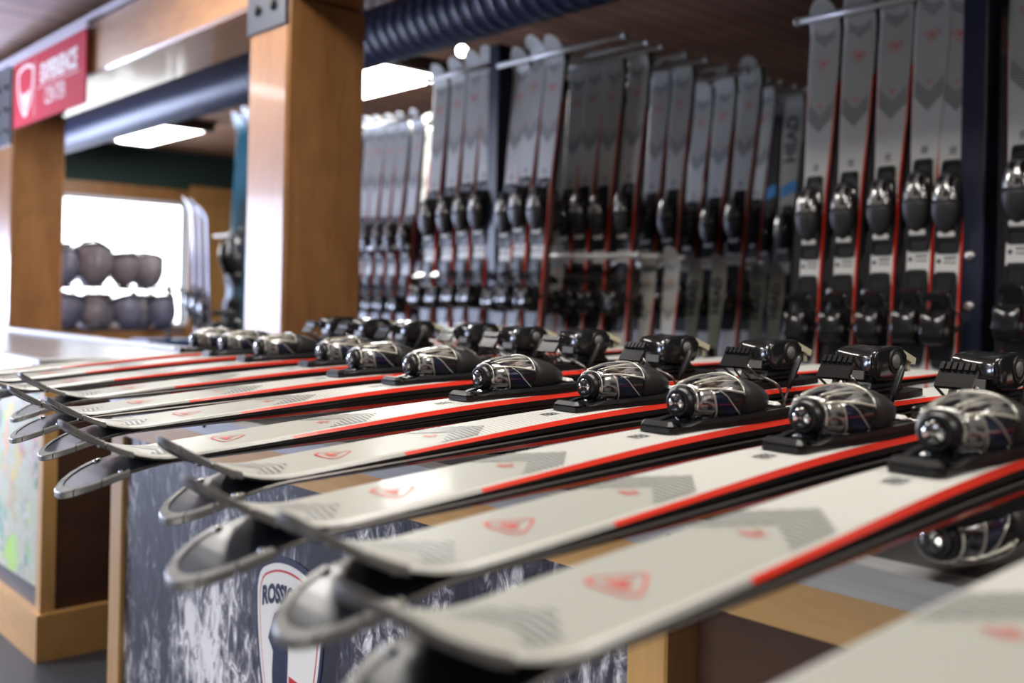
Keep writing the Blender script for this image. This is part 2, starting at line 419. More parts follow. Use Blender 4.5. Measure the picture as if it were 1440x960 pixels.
def guard_mb(bend):
    mb = MB(); pts = []
    for k in range(0, 41):
        s = .064 * (1 - k / 40) ** 1.8; pts.append((s, hw(max(s, .0004)) if s > .0005 else .0))
    path = pts + [(s, -y) for s, y in pts[-2::-1]]
    L = [0]
    for a, b in zip(path, path[1:]): L.append(L[-1] + math.hypot(b[0] - a[0], b[1] - a[1]))
    seg = L[-1] / 6.; fine = []
    for k in range(6):
        a = k * seg + .0008; b = (k + 1) * seg - .0008; sub = []
        for i in range(9):
            d = a + (b - a) * i / 8
            j = max(0, min(len(L) - 2, next((q for q in range(len(L) - 1) if L[q + 1] >= d), len(L) - 2)))
            f = (d - L[j]) / (L[j+1] - L[j]); sub.append((path[j][0] + (path[j+1][0] - path[j][0]) * f, path[j][1] + (path[j+1][1] - path[j][1]) * f, path[j+1][0] - path[j][0], path[j+1][1] - path[j][1]))
        fine.append(sub)
    for sub in fine:
        rings = []
        for s, y, dx, dy in sub:
            l = math.hypot(dx, dy); nx, ny = dy / l, -dx / l        # outward candidate
            if nx * (s - .2) + ny * y < 0: nx, ny = -nx, -ny
            def P(off, dz):
                ss = s + nx * off; return (ss, y + ny * off, zc(max(ss, -.004), bend) + dz)
            t = th(max(s, 0))
            rings.append([P(-.0075, -.0012), P(.0010, -.0012), P(.0018, .0), P(.0018, t), P(.0010, t + .0012), P(-.0042, t + .0012)])
        n = 6; vs = [p for r in rings for p in r]; fs = []; mi = []
        for i in range(len(rings) - 1):
            for j in range(n):
                k = (j + 1) % n; fs.append((i*n+j, i*n+k, (i+1)*n+k, (i+1)*n+j)); mi.append(1 if j in (1, 2, 3) else 0)
        fs.append(tuple(range(n - 1, -1, -1))); mi.append(1); fs.append(tuple((len(rings)-1)*n+j for j in range(n))); mi.append(1)
        mb.add(vs, fs, mi)
    return mb
def rivet_mb(sg, bend):
    s = .058; y = sg * (hw(s) - .008); z = zc(s, bend)
    return MB().lathe([(.003, .0045), (.0, .0045), (-.002, .0038), (-.003, .001)], (s, y, z), (0, 0, 1), 10)
TOP = .016
def superring(s, cz, a, b, n=28, p=2.4, cy=0.):
    out = []
    for k in range(n):
        t = 2 * PI * k / n; c, q = math.cos(t), math.sin(t)
        out.append((s, cy + a * math.copysign(abs(c) ** (2 / p), c), cz + b * math.copysign(abs(q) ** (2 / p), q)))
    return out
def toe_track_mb():
    mb = MB()
    o = [(.566, .022), (.574, .0275), (.61, .029), (.655, .035), (.72, .037), (.79, .0355), (.828, .032), (.834, .026)]
    pts = [(s, -y) for s, y in o] + [(s, y) for s, y in o[::-1]]
    mb.prism(pts, TOP - .001, TOP + .0055, lambda u, v, h: (u, v, h))
    mb.box((.566, -.025, TOP + .002), (.582, .025, TOP + .0125), 0, .005)
    for sg in (1, -1):
        rings = []
        for s, y, z in ((.584, .021, .011), (.598, .024, .008), (.62, .0265, .0115), (.66, .031, .0115), (.74, .0325, .0125), (.80, .031, .012), (.83, .028, .008)):
            rings.append([(s, sg * (y - .005), TOP + .006), (s, sg * (y + .005), TOP + .006), (s, sg * (y + .004), TOP + z), (s, sg * (y - .004), TOP + z)])
        mb.loft(rings)
    mb.box((.60, -.012, TOP + .005), (.612, .012, TOP + .009))
    # pedestal carrying the housing
    mb.loft([[(s, y, z) for s, y in [(.632 + d, -.016 - e), (.632 + d, .016 + e), (.715, .028 + e), (.715, -.028 - e)]] for z, d, e in ((TOP + .005, -.008, .008), (TOP + .009, -.002, .004), (TOP + .022, .004, .0))])
    # flat tail of the track behind the housing
    mb.box((.735, -.026, TOP + .006), (.80, .026, TOP + .013), 0, .003)
    return mb
SH = [(.6165, .0465, .0205, .0190), (.622, .0472, .0245, .0220), (.634, .0480, .0285, .0240), (.652, .0478, .0325, .0272), (.672, .0472, .0360, .0292), (.690, .0470, .0376, .0292)]
WG = [(.690, .0470, .0372, .0288), (.704, .0463, .0385, .0278), (.718, .0452, .0382, .0256), (.732, .0438, .0358, .0224), (.746, .0422, .0310, .0182), (.758, .0408, .0245, .0140), (.768, .0396, .0170, .0098), (.776, .0386, .0085, .0055), (.779, .0382, .0020, .0015)]
def shell_at(s, ang):
    for i in range(len(SH) - 1):
        if SH[i][0] <= s <= SH[i+1][0] + 1e-6:
            f = (s - SH[i][0]) / (SH[i+1][0] - SH[i][0]); q = [SH[i][k] + (SH[i+1][k] - SH[i][k]) * f for k in range(4)]
            c, d = math.cos(ang), math.sin(ang); p = 2.4
            return (s, q[2] * 1.02 * math.copysign(abs(c) ** (2/p), c), q[1] + q[3] * 1.02 * math.copysign(abs(d) ** (2/p), d))
def toe_housing_mb():
    mb = MB(); fine = []
    for i in range(len(SH) - 1):
        for k in range(4): fine.append([SH[i][j] + (SH[i+1][j] - SH[i][j]) * k / 4 for j in range(4)])
    fine.append(list(SH[-1])); N = 56; rg = [superring(*r, n=N) for r in fine]; vs = [p for r in rg for p in r]; fs = []; mi = []
    for i in range(len(rg) - 1):
        for j in range(N):
            k = (j + 1) % N; fs.append((i*N+j, i*N+k, (i+1)*N+k, (i+1)*N+j))
            a = (j + .5) / N * 360; a = a if a <= 180 else a - 360; a = a if -90 <= a <= 90 else (180 - a if a > 90 else -180 - a)
            sm = (fine[i][0] + fine[i+1][0]) / 2
            lim = 40 - (sm - .620) / .07 * 28
            dg = 12 - (sm - .648) / .036 * 52
            mi.append(0 if a > lim else (2 if abs(a - dg) < 20 and sm > .645 else (0 if sm < .642 else 1)))
    fs.append(tuple(range(N - 1, -1, -1))); mi.append(1); L = (len(rg) - 1) * N; fs.append(tuple(L + j for j in range(N))); mi.append(1)
    mb.add(vs, fs, mi, True)
    # flared skirt down to the track
    mb.loft([[(s, y, z) for s, y in [(.624 + d, -.011 - e), (.624 + d, .011 + e), (.686, .028 + e), (.686, -.028 - e)]] for z, d, e in ((TOP + .0075, -.006, .009), (TOP + .011, -.001, .004), (TOP + .016, .002, .0), (TOP + .026, .0, .004))], 0)
    return mb
def rib_mb():
    mb = MB(); R = math.radians
    def line(a, b, r=.0013, n=9):
        mb.tube([shell_at(a[0] + (b[0]-a[0]) * k / n, R(a[1] + (b[1]-a[1]) * k / n)) for k in range(n + 1)], r, 6)
    for f in (lambda a: a, lambda a: 180 - a):
        line((.620, f(40)), (.6885, f(12)), .0017)
        line((.624, f(72)), (.6885, f(66)), .0008)
        line((.626, f(60)), (.6885, f(46)), .0007)
        line((.636, f(36)), (.648, f(-44)), .0011)
        line((.648, f(26)), (.686, f(-34)), .0008)
    line((.6185, -20), (.6185, 200), .0012, 30)
    line((.6890, 8), (.6890, 172), .0013, 26)
    return mb
def dial_mb():
    mb = MB(); o = (.6165, 0, .0462)
    mb.lathe([(.004, .0195), (-.004, .0195), (-.009, .0175), (-.0115, .0145), (-.0095, .0125), (-.0085, .0005)], o, (1, 0, 0), 28, 0)
    mb.lathe([(-.008, .0118), (-.0120, .0112), (-.0132, .0085), (-.0128, .0004)], o, (1, 0, 0), 24, 1)
    for k in range(4):
        a = PI / 4 + k * PI / 2; c, s = math.cos(a), math.sin(a)
        mb.obox((o[0] - .0133, c * .006, o[2] + s * .006), (.0016, 0, 0), (0, c * .0085, s * .0085), (0, -s * .0032, c * .0032), 0)
    return mb
def heel_track_mb():
    mb = MB()
    o = [(.885, .024), (.893, .030), (.93, .034), (1.10, .034), (1.15, .028), (1.158, .020)]
    pts = [(s, -y) for s, y in o] + [(s, y) for s, y in o[::-1]]
    mb.prism(pts, TOP - .001, TOP + .009, lambda u, v, h: (u, v, h))
    mb.box((.90, -.022, TOP + .008), (.945, .022, TOP + .016), 0, .004)
    mb.box((.99, -.026, TOP + .008), (1.10, .026, TOP + .022), 0, .006)
    mb.loft([[(1.005 + d, -w, z), (1.085 - d * .5, -w, z), (1.085 - d * .5, w, z), (1.005 + d, w, z)] for z, d, w in ((TOP + .020, -.004, .026), (TOP + .028, .006, .022), (TOP + .036, .004, .026))])
    for sg in (1, -1): mb.box((.895, sg * .028 - .004, TOP + .008), (.985, sg * .028 + .004, TOP + .015), 0, .002)
    return mb
def heel_block_mb():
    mb = MB(); rings = []
    for y, sc in ((-.0335, .80), (-.0325, .92), (-.030, 1), (-.022, 1), (-.011, 1), (0, 1), (.011, 1), (.022, 1), (.030, 1), (.0325, .92), (.0335, .80)):
        k = max(0, 1 - (y / .031) ** 2)
        pf = [(1.000 + .010*k, .058), (.999 + .013*k, .078), (1.003 + .012*k, .0885 - .006*k), (1.012 + .010*k, .0925 - .006*k), (1.035, .0945 - .005*k), (1.062, .0955 - .002*k), (1.082, .092), (1.096, .080), (1.097, .062), (1.082, .047), (1.05, .044), (1.012, .047)]
        cs, cz_ = 1.05, .070
        rings.append([(cs + (s - cs) * sc, y, cz_ + (z - cz_) * sc) for s, z in pf])
    mb.loft(rings, 0, True); return mb
def heel_dial_mb(side):
    mb = MB()
    for sg in (side,):
        mb.lathe([(-.002, .0195), (.0015, .0190), (.0022, .0150), (.001, .0125), (.001, .0005)], (1.058, sg * .0330, .0725), (0, sg, 0), 24, 0)
        mb.lathe([(0, .0108), (.0024, .0104), (.0026, .0005)], (1.058, sg * .0330, .0725), (0, sg, 0), 24, 1)
    return mb
def heel_lever_mb():
    mb = MB(); A = Vector((1.088, 0, .0845)); B = Vector((1.132, 0, .068)); d = (B - A); n = Vector((-d.z, 0, d.x)).normalized()
    if n.z < 0: n = -n
    for sg in (1, -1):
        mb.obox(A + d * .5 + Vector((0, sg * .022, 0)), d, (0, .008, 0), n * .010, 0)
    mb.obox(A + d * .06, d * .16, (0, .046, 0), n * .007, 0); mb.obox(B - d * .05, d * .14, (0, .046, 0), n * .009, 0)
    mb.obox(A + d * .5 - n * .0015, d * .8, (0, .040, 0), n * .003, 1)
    for k in (.35, .6): mb.obox(A + d * k, d * .03, (0, .038, 0), n * .005, 0)
    mb.obox((1.123, 0, .060), (.010, 0, 0), (0, .040, 0), (0, 0, .014), 0)
    return mb
def pedal_mb():
    mb = MB(); c = Vector((.954, 0, .066)); d = Vector((.020, 0, .026)); n = Vector((-.026, 0, .020)).normalized()
    mb.obox(c, d, (0, .050, 0), n * .006, 0)
    for k in range(6): mb.obox(c + d * .42 + Vector((0, -.0205 + k * .0082, 0)) + n * .0045, d * .34, (0, .0055, 0), n * .005, 0)
    mb.obox(c + d * .50 - n * .004, d * .2, (0, .053, 0), n * .013, 0)
    return mb
def brake_mb():
    mb = MB()
    for sg in (1, -1):
        mb.tube([(.952, sg * .021, .060), (.954, sg * .028, .052), (.972, sg * .027, .040), (.990, sg * .033, .034), (1.000, sg * .040, .028), (1.006, sg * .0455, .022), (1.016, sg * .0475, .002), (1.030, sg * .048, -.026), (1.040, sg * .048, -.050)], .0021, 8)
        mb.tube([(.954, sg * .007, .060), (.962, sg * .008, .046), (.978, sg * .009, .034), (.992, sg * .009, .028)], .0019, 8)
    return mb
def brake_arm_mb(sg):
    mb = MB(); mb.tube([(1.026, sg * .048, -.020), (1.034, sg * .048, -.034), (1.048, sg * .0485, -.056), (1.056, sg * .049, -.068), (1.058, sg * .049, -.073)], [.0040, .0052, .0058, .0050, .0030], 10); return mb
def sole_plate_mb(): return MB().box((.772, -.024, TOP + .012), (.788, .024, TOP + .019), 0, .003)

def mirror_bend(bend): return bend
MESH = {}
def cached(key, f, mats):
    if key not in MESH: MESH[key] = mesh(key.split('|')[0], f(), mats)
    return MESH[key]
def part(name, me, parent, label=None):
    o = bpy.data.objects.new(name, me); COL.objects.link(o); o.parent = parent
    if label: o['label'] = label
    return o
BOARD = ['top', 'bevel', 'bevelred', 'side', 'steel', 'base', 'bevelgrey']
def ski_proto(name, bend, boardmats=BOARD, prints=True, full=True, key='std'):
    r = bpy.data.objects.new(name, None); COL.objects.link(r); r.empty_display_size = .05
    b = part('ski_board', cached('ski_board|%s%s%s' % (key, bend, prints), lambda: board_mb(bend, prints), boardmats + (['hatch', 'printred', 'printblack'] if prints else [])), r)
    g = part('tip_guard', cached('tip_guard|%s' % bend, lambda: guard_mb(bend), ['guard', 'guarddark']), r, 'segmented grey guard around the ski tip')
    if full:
        for sg in (1, -1): part('rivet', cached('rivet|%s%s' % (bend, sg), lambda: rivet_mb(sg, bend), 'rivet'), g)
    t = part('toe_binding', cached('toe_binding', toe_track_mb, 'plastic'), r)
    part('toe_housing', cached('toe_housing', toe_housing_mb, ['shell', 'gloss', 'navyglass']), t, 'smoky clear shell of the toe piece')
    part('toe_wing', cached('toe_wing', lambda: MB().loft([superring(*q) for q in WG], 0, True), 'plasticmatte'), t)
    part('adjusting_dial', cached('adjusting_dial', dial_mb, ['plastic', 'chrome']), t, 'silver screw in a black ring')
    part('sole_plate', cached('sole_plate', sole_plate_mb, 'whiteplate'), t, 'white sliding plate')
    if full: part('shell_rib', cached('shell_rib', rib_mb, 'rib'), t, 'pale ribs radiating from the dial')
    h = part('heel_binding', cached('heel_binding', heel_track_mb, 'plastic'), r)
    part('heel_housing', cached('heel_housing', heel_block_mb, 'gloss'), h)
    for sg in (1, -1): part('heel_dial', cached('heel_dial|%s' % sg, lambda: heel_dial_mb(sg), ['plastic', 'dialgrey']), h, 'round grey dial')
    if full: part('heel_lever', cached('heel_lever', heel_lever_mb, ['cream', 'plasticmatte']), h, 'cream release lever')
    k = part('brake', cached('brake', brake_mb, 'wire'), r, 'bent wire ski brake')
    part('brake_pedal', cached('brake_pedal', pedal_mb, 'gloss'), k)
    if full: part('indicator_window', cached('indicator_window', lambda: MB().obox((1.0035, 0, .0545), (.003, 0, .0), (0, .030, 0), (.002, 0, .012)), 'dialgrey'), h, 'grey window')
    for sg in (1, -1): part('brake_arm', cached('brake_arm|%s' % sg, lambda: brake_arm_mb(sg), 'plastic'), k)
    return r

# ------------------------------------------------------------------ skis on the bench
PAIRS = [(.212, .222), (.284, .427), (.346, .599), (.353, .771), (.426, .992), (.390, 1.183), (.461, 1.461), (.468, 1.657), (.558, 1.918), (.518, 2.122), (.540, 2.347), (.542, 2.523)]
ORD = ['first', 'second', 'third', 'fourth', 'fifth', 'sixth', 'seventh', 'eighth', 'ninth', 'tenth', 'eleventh', 'twelfth']
PHI = .035; AL = -.036
ptop = ski_proto('ski', 1.); pbot = ski_proto('ski', -1., prints=False)
for i, (x, y) in enumerate(PAIRS):
    t = ptop if i == 0 else copy_tree(ptop); b = pbot if i == 0 else copy_tree(pbot)
    al = AL + random.uniform(-.004, .004); ph = PHI + (.012 if i == 1 else 0)
    z = -TOP - .60 * PHI + .002
    t.location = (x, y, z); t.rotation_euler = (0, -ph, al)
    dx = random.uniform(-.012, .008)
    b.location = (x + dx - .004, y + random.uniform(-.004, .004), z - .0035); b.rotation_euler = (PI, -ph, al)
    w = ORD[i]
    if i == 0:
        tag(t, 'blurred grey ski cut off by the lower right corner, nearest on the bench', 'ski', 'upper skis of the pairs on the bench')
        tag(b, 'upside-down ski hidden under the blurred corner ski nearest the camera', 'ski', 'lower skis of the pairs on the bench')
    else:
        extra = {1: ', biggest in view', 11: ', last before the zinc counter'}.get(i, '')
        tag(t, 'grey red-edged ski lying topsheet up, %s pair from near end%s' % (w, extra), 'ski', 'upper skis of the pairs on the bench')
        tag(b, 'upside-down black-based ski, lower of the %s pair from near end of bench' % w, 'ski', 'lower skis of the pairs on the bench')

# ------------------------------------------------------------------ rack skis
def place_rack(o, X, Yc, ztop, zbot, lean, back=False, twist=0.):
    sc = (ztop - zbot) / (LEN * math.cos(lean))
    xl = Vector((-math.sin(lean), 0, -math.cos(lean))); yl = Vector((0, -1, 0)); zl = xl.cross(yl)
    if back: yl = -yl; zl = -zl
    R = Matrix((xl, yl, zl)).transposed().to_4x4() @ Matrix.Rotation(twist, 4, 'X')
    o.rotation_euler = R.to_euler(); o.scale = (sc, sc, sc)
    H = ztop - zbot
    o.location = (X - .045 + math.sin(lean) * H * .28, Yc, ztop)
    if back: o.location.x += .004
used = {}
def rack_ski(kind, X, Y, ztop, zbot, lean, label, group, back=False, twist=0.):
    if kind not in used: o = used[kind] = PROTO[kind]()
    else: o = copy_tree(used[kind])
    place_rack(o, X, Y, ztop, zbot, lean, back, twist); tag(o, label, 'ski', group); return o
def head_text(parent, s0, size):
    key = 'lettering|%.2f' % s0
    if key not in MESH:
        vs, fs = text_data('HEAD', size, .004)
        mb = MB(); mb.add([on_top(s0 - x, -y, 0, .0008) for x, y, z in vs], [tuple(f) for f in fs], 0); MESH[key] = mesh('lettering', mb, 'printblack')
    part('lettering', MESH[key], parent, 'HEAD in black capitals along the ski')
def blue_patch(parent):
    mb = MB(); mb.add([on_top(.47, -.040, 0), on_top(.53, -.040, 0), on_top(.50, .040, 0), on_top(.445, .040, 0)], [(0, 1, 2, 3)])
    o = obj('colour_patch', mb, 'blueprint', parent, 'blue patch ahead of the binding'); return o
def proto_head(m):
    r = ski_proto('ski', 0, [m, m, 'headblack', 'side', 'steel', 'base', m], False, False, m)
    b = r.children[0]
    if m == 'headbeige': head_text(b, .25, .085)
    blue_patch(b); return r
def proto_kid():
    r = ski_proto('ski', 0, ['headbeige', 'headbeige', 'headblack', 'side', 'steel', 'base', 'headbeige'], False, False, 'headbeige'); head_text(r.children[0], .25, .085); return r
PROTO = {'kid': proto_kid, 'std': lambda: ski_proto('ski', 0, full=False), 'beige': lambda: proto_head('headbeige'), 'black': lambda: proto_head('headblack'),
         'teal': lambda: ski_proto('ski', 0, ['teal', 'teal', 'teal', 'side', 'steel', 'base', 'teal'], False, False, 'teal'),
         'silver': lambda: ski_proto('ski', 0, ['silverski', 'silverski', 'silverski', 'side', 'steel', 'base', 'silverski'], False, False, 'silver')}
TRAY = -.42
def row(kind, X, spots, zb, lean, where, group, partner=True, order=None):
    short = where if len(where.split()) < 8 else ' '.join(where.split()[:7])
    n = len(spots)
    for i, (Y, zt) in enumerate(spots):
        nm = (order or ORD)[i] + ' from left' if n > 1 else 'single one'
        col = {'std': 'grey red-edged ski', 'beige': 'beige lettered ski', 'kid': 'short beige lettered ski', 'black': 'black ski', 'teal': 'teal ski', 'silver': 'silver ski'}[kind]
        tw = random.uniform(-.03, .03)
        rack_ski(kind, X, Y, zt, zb, lean, '%s, %s %s' % (col, nm, where), group, False, tw)
        if partner:
            rack_ski(kind, X, Y - .004, zt - random.uniform(0, .012), zb, lean, '%s facing away behind the %s %s' % (col.split(' ')[0] + ' ski', nm, short), group, True, tw)
row('std', 2.975, [(1.729, 1.150), (1.607, 1.158), (1.484, 1.168), (1.369, 1.186)], -.47, .075, 'on right rack before bolted post', 'skis on the right rack')
row('std', 2.975, [(1.284, 1.17)], -.47, .075, 'half hidden behind the bolted rack post', 'skis on the right rack')
row('std', 2.975, [(1.090, 1.20)], -.45, .04, 'right of the bolted rack post', 'skis on the right rack')
row('std', 2.975, [(3.199, 1.25), (3.107, 1.285), (2.995, 1.265)], TRAY, .085, 'in front row right of middle post', 'skis on the middle rack')
row('std', 3.200, [(3.068, 1.235), (2.970, 1.245), (2.858, 1.235), (2.722, 1.235)], TRAY, .08, 'in second row right of middle post', 'skis on the middle rack')
row('std', 3.490, [(2.839, 1.225), (2.719, 1.235)], TRAY, .085, 'in third row right of middle post', 'skis on the middle rack')
row('std', 3.785, [(2.835, 1.20), (2.712, 1.22), (2.578, 1.255)], TRAY, .11, 'in fourth row right of middle post', 'skis on the middle rack')
row('std', 4.055, [(2.679, 1.24)], TRAY, .10, 'in fifth row of the middle rack', 'skis on the middle rack', False)
row('black', 4.275, [(2.762, 1.2)], TRAY, .07, 'beside the beige one at far rods', 'skis on the middle rack', False)
row('beige', 4.275, [(2.650, 1.22)], TRAY, .07, 'with blue patch on upper rods', 'skis on the middle rack', False)
row('std', 2.975, [(3.749, 1.265), (3.617, 1.275), (3.498, 1.29), (3.387, 1.29)], TRAY, .05, 'left of the middle post', 'skis on the middle rack')
KT = -.74
row('std', 3.08, [(3.051, .425)], KT, .10, 'short on lowest rods beside the front row', 'short skis on the lower rods', False)
row('std', 3.23, [(2.664, .375), (2.543, .385)], KT, .08, 'of two short ones on the lower rods', 'short skis on the lower rods', False)
row('kid', 3.52, [(2.648, .355), (2.525, .365)], KT, .10, 'of two leaning on the lower rods', 'short skis on the lower rods', False)
row('kid', 3.83, [(2.535, .335), (2.440, .345)], KT, .10, 'of two on the farthest lower rods', 'short skis on the lower rods', False)
row('std', 3.36, [(4.914, 1.215), (4.815, 1.21), (4.698, 1.205), (4.584, 1.2), (4.450, 1.2)], -.45, .07, 'on bright far rack beside timber post', 'skis on the far rack')

def rack(label, ypost, xs_posts, posttop, rods, beams, trays, bolts=False):
    r = thing('ski_rack', label, 'ski rack', (xs_posts[0], ypost, FLOOR))
    for k, x in enumerate(xs_posts):
        p = world_part('post', MB().box((x - .05, ypost - .035, FLOOR), (x + .05, ypost + .035, posttop), 0, .004), 'post', r)
        if bolts and k == 0:
            for z in (.31, .165):
                world_part('bolt', MB().lathe([(0, .016), (.006, .015), (.010, .009), (.011, .001)], (x - .05, ypost + .0, z), (-1, 0, 0), 14), 'bolt', p)
    for z in beams: world_part('spine_beam', MB().box((xs_posts[0] + .05, ypost - .02, z - .03), (xs_posts[-1] - .05, ypost + .02, z + .03), 0, .003), 'post', r)
    for x, yend, z in rods:
        sg = 1 if yend > ypost else -1
        mb = MB().cyl((x, ypost + sg * .03, z), (x, yend, z), .0115, 12); mb.lathe([(0, .0115), (.002, .0145), (.012, .0145), (.015, .010)], (x, yend - sg * .012, z), (0, sg, 0), 12)
        world_part('rod', mb, 'rod', r)
    for lo, hi in trays: world_part('tail_tray', MB().box(lo, hi, 0, .004), 'post', r)
    return r
YE = 2.548
midrods = [(x, YE, 1.185) for x in (2.895, 3.03, 3.12, 3.27, 3.415, 3.56, 3.705, 3.85, 3.985, 4.10, 4.20, 4.34)] + [(x, YE, .345) for x in (3.0, 3.12, 3.29, 3.56, 3.87)]
midrods += [(2.895, 3.80, 1.20), (3.05, 3.80, 1.2), (3.05, 3.78, .345)]
rack('tall navy rack of rods carrying skis on both sides, in the middle', 3.318, [2.945, 3.65, 4.42], 1.285, midrods, (1.17, .30),
     [((2.78, YE + .03, TRAY - .03), (4.40, 3.27, TRAY)), ((2.78, 3.37, TRAY - .03), (3.2, 3.83, TRAY)), ((2.90, YE - .12, KT - .03), (4.1, 3.27, KT))])
rack('right-hand navy ski rack with two zinc bolts on its post', 1.223, [2.945, 3.7], 1.50, [(2.885, 1.80, 1.088), (3.06, 1.80, 1.088), (3.06, 1.80, .205), (2.885, .72, 1.12), (3.06, .72, 1.12)], (1.09,),
     [((2.78, 1.27, -.50), (3.15, 1.83, -.47)), ((2.78, .70, -.48), (3.15, 1.18, -.45))], True)
rack('far ski rack beneath the ceiling lamp, behind the timber post', 5.12, [3.33, 4.1], 1.25, [(3.285, 4.385, 1.150), (3.44, 4.385, 1.150), (3.62, 4.40, 1.16), (3.78, 4.40, 1.16), (3.25, 4.40, .44), (3.6, 4.41, .44)], (1.13, .42),
     [((3.17, 4.36, -.48), (3.95, 5.05, -.45))])
row('std', 3.70, [(4.93, 1.25), (4.82, 1.25), (4.70, 1.245)], -.45, .05, 'in back row of the far rack', 'skis on the far rack', False)

# ------------------------------------------------------------------ bench
X0 = .902; ZT = -.097
bench = thing('ski_bench', 'long bench with black mat, aluminium edge and snowy forest mural front', 'bench', (1.27, .86, FLOOR))
YA, YB = -.75, 2.40
world_part('bench_mat', MB().box((X0 + .035, YA, ZT - .006), (1.655, YB, ZT - .001)), 'mat', bench, 'matte black mat')
e = MB(); e.box((X0, YA, ZT - .033), (X0 + .004, YB, ZT)); e.box((X0 + .004, YA, ZT - .004), (X0 + .042, YB, ZT)); e.box((1.655, YA, ZT - .033), (1.66, YB, ZT)); e.box((X0, YB, ZT - .033), (1.66, YB + .004, ZT))
ed = world_part('metal_edge', e, 'alu', bench, 'aluminium edge channel')
for y in (.712, 1.30, 1.9, .1): world_part('screw', MB().lathe([(0, .0045), (.002, .0042), (.003, .001)], (X0, y, ZT - .016), (-1, 0, 0), 10), 'blackbolt', ed)
world_part('deck', MB().box((X0 + .006, YA, ZT - .033), (1.65, YB - .002, ZT - .007)), 'ply', bench)
world_part('apron', MB().box((X0 + .004, YA, -.182), (X0 + .03, YB, ZT - .034)), 'maple', bench, 'light maple apron board')
world_part('back_apron', MB().box((1.62, YA, -.182), (1.645, YB, ZT - .034)), 'maple', bench)
for y0, y1 in ((.715, .775), (2.325, 2.395), (-.74, -.68)):
    world_part('leg', MB().box((X0 + .002, y0, FLOOR), (X0 + .07, y1, -.182), 0, .003), 'maple_v', bench)
    world_part('leg', MB().box((1.58, y0, FLOOR), (1.648, y1, -.182), 0, .003), 'maple_v', bench)
mural = world_part('mural_panel', MB().box((X0 + .014, .776, FLOOR + .04), (X0 + .028, 2.324, -.183)), 'mural', bench, 'black and white snowy forest print')
world_part('side_panel', MB().box((X0 + .06, -.679, FLOOR + .02), (X0 + .072, .714, -.183)), 'ply', bench, 'recessed dark plywood panel')
world_part('end_panel', MB().box((X0 + .071, YB - .03, FLOOR + .02), (1.579, YB - .015, -.183)), 'ply', bench)
world_part('back_panel', MB().box((1.60, -.679, FLOOR + .02), (1.612, 2.324, -.183)), 'ply', bench)
# shield emblem on the mural, drawn on the plane x = X0+.0135 ; u to the right = -y
SX = X0 + .0136
def on_mural(u, v, h): return (SX - h, 1.575 - u, -.325 + v)
sh = [(-.115, -.035), (-.06, -.008), (0, .0), (.06, -.008), (.115, -.035), (.113, -.12), (.098, -.21), (.07, -.29), (.035, -.35), (0, -.385), (-.035, -.35), (-.07, -.29), (-.098, -.21), (-.113, -.12)]
for _ in range(2):
    sh = [q for (a, b), (c, d) in zip(sh, sh[1:] + sh[:1]) for q in ((a * .75 + c * .25, b * .75 + d * .25), (a * .25 + c * .75, b * .25 + d * .75))]
def scale_sh(k, cy=-.16): return [(u * k, cy + (v - cy) * k) for u, v in sh]
em = MB(); em.prism(scale_sh(1.06), 0, .001, on_mural, 0); em.prism(scale_sh(.985), .001, .0014, on_mural, 1); em.prism(scale_sh(.91), .0014, .0017, on_mural, 2); em.prism(scale_sh(.885), .0017, .0020, on_mural, 1)
# stylised head in the lower field: navy to the left, red to the right
em.prism([(-.045, -.100), (-.015, -.085), (.012, -.10), (.004, -.14), (.002, -.30), (-.02, -.305), (-.045, -.27), (-.052, -.21), (-.050, -.17), (-.068, -.150), (-.062, -.135)], .0020, .0023, on_mural, 0)
em.prism([(.008, -.20), (.060, -.205), (.050, -.225), (.058, -.235), (.040, -.25), (.045, -.265), (.028, -.275), (.022, -.32), (.008, -.335)], .0020, .0023, on_mural, 2)
emblem = world_part('shield_emblem', em, ['navy', 'white', 'red'], mural, 'navy, white and red shield emblem')
vs, fs = text_data('ROSSIGNOL', .040, .0022); lt = MB()
lt.add([on_mural(x * .86, -.062 + y * 1.15 - (x * x) * 1.6, .0024) for x, y, z in vs], fs)
world_part('lettering', lt, 'navy', mural, 'ROSSIGNOL lettering on the shield')

# ------------------------------------------------------------------ zinc-topped counter beyond
cab = thing('counter', 'maple framed counter with zinc top and dark end panel', 'counter', (1.32, 6.1, FLOOR))
CX0, CX1, CY0, CY1 = .976, 1.68, 3.12, 9.0; CZ = -.05
world_part('counter_top', MB().box((CX0 - .01, CY0 + .02, CZ - .05), (CX1, CY1, CZ - .022)), 'zinc', cab, 'bare zinc sheet top')
lip = MB()
for lo, hi in (((CX0 - .01, CY0 + .02, CZ - .022), (CX0 + .012, CY1, CZ)), ((CX1 - .022, CY0 + .02, CZ - .022), (CX1, CY1, CZ)), ((CX0 + .012, CY0 + .02, CZ - .022), (CX1 - .022, CY0 + .042, CZ))): lip.box(lo, hi, 0, .004)
world_part('rim', lip, 'alu', cab, 'raised metal rim')
f = MB(); f.box((CX0 - .012, CY0 - .012, FLOOR), (CX1, CY1, FLOOR + .14))
world_part('plinth', f, 'maple', cab, 'tall maple plinth board')
world_part('corner_post', MB().box((CX0, CY0, FLOOR + .14), (CX0 + .042, CY0 + .042, CZ - .05)), 'maple_v', cab)
world_part('corner_post', MB().box((CX1 - .045, CY0, FLOOR + .14), (CX1 - .001, CY0 + .042, CZ - .05)), 'maple_v', cab)
world_part('top_rail', MB().box((CX0 + .042, CY0 + .002, -.14), (CX1 - .045, CY0 + .03, CZ - .05)), 'maple', cab)
world_part('top_rail', MB().box((CX0 + .002, CY0 + .042, -.14), (CX0 + .03, CY1, CZ - .05)), 'maple', cab)
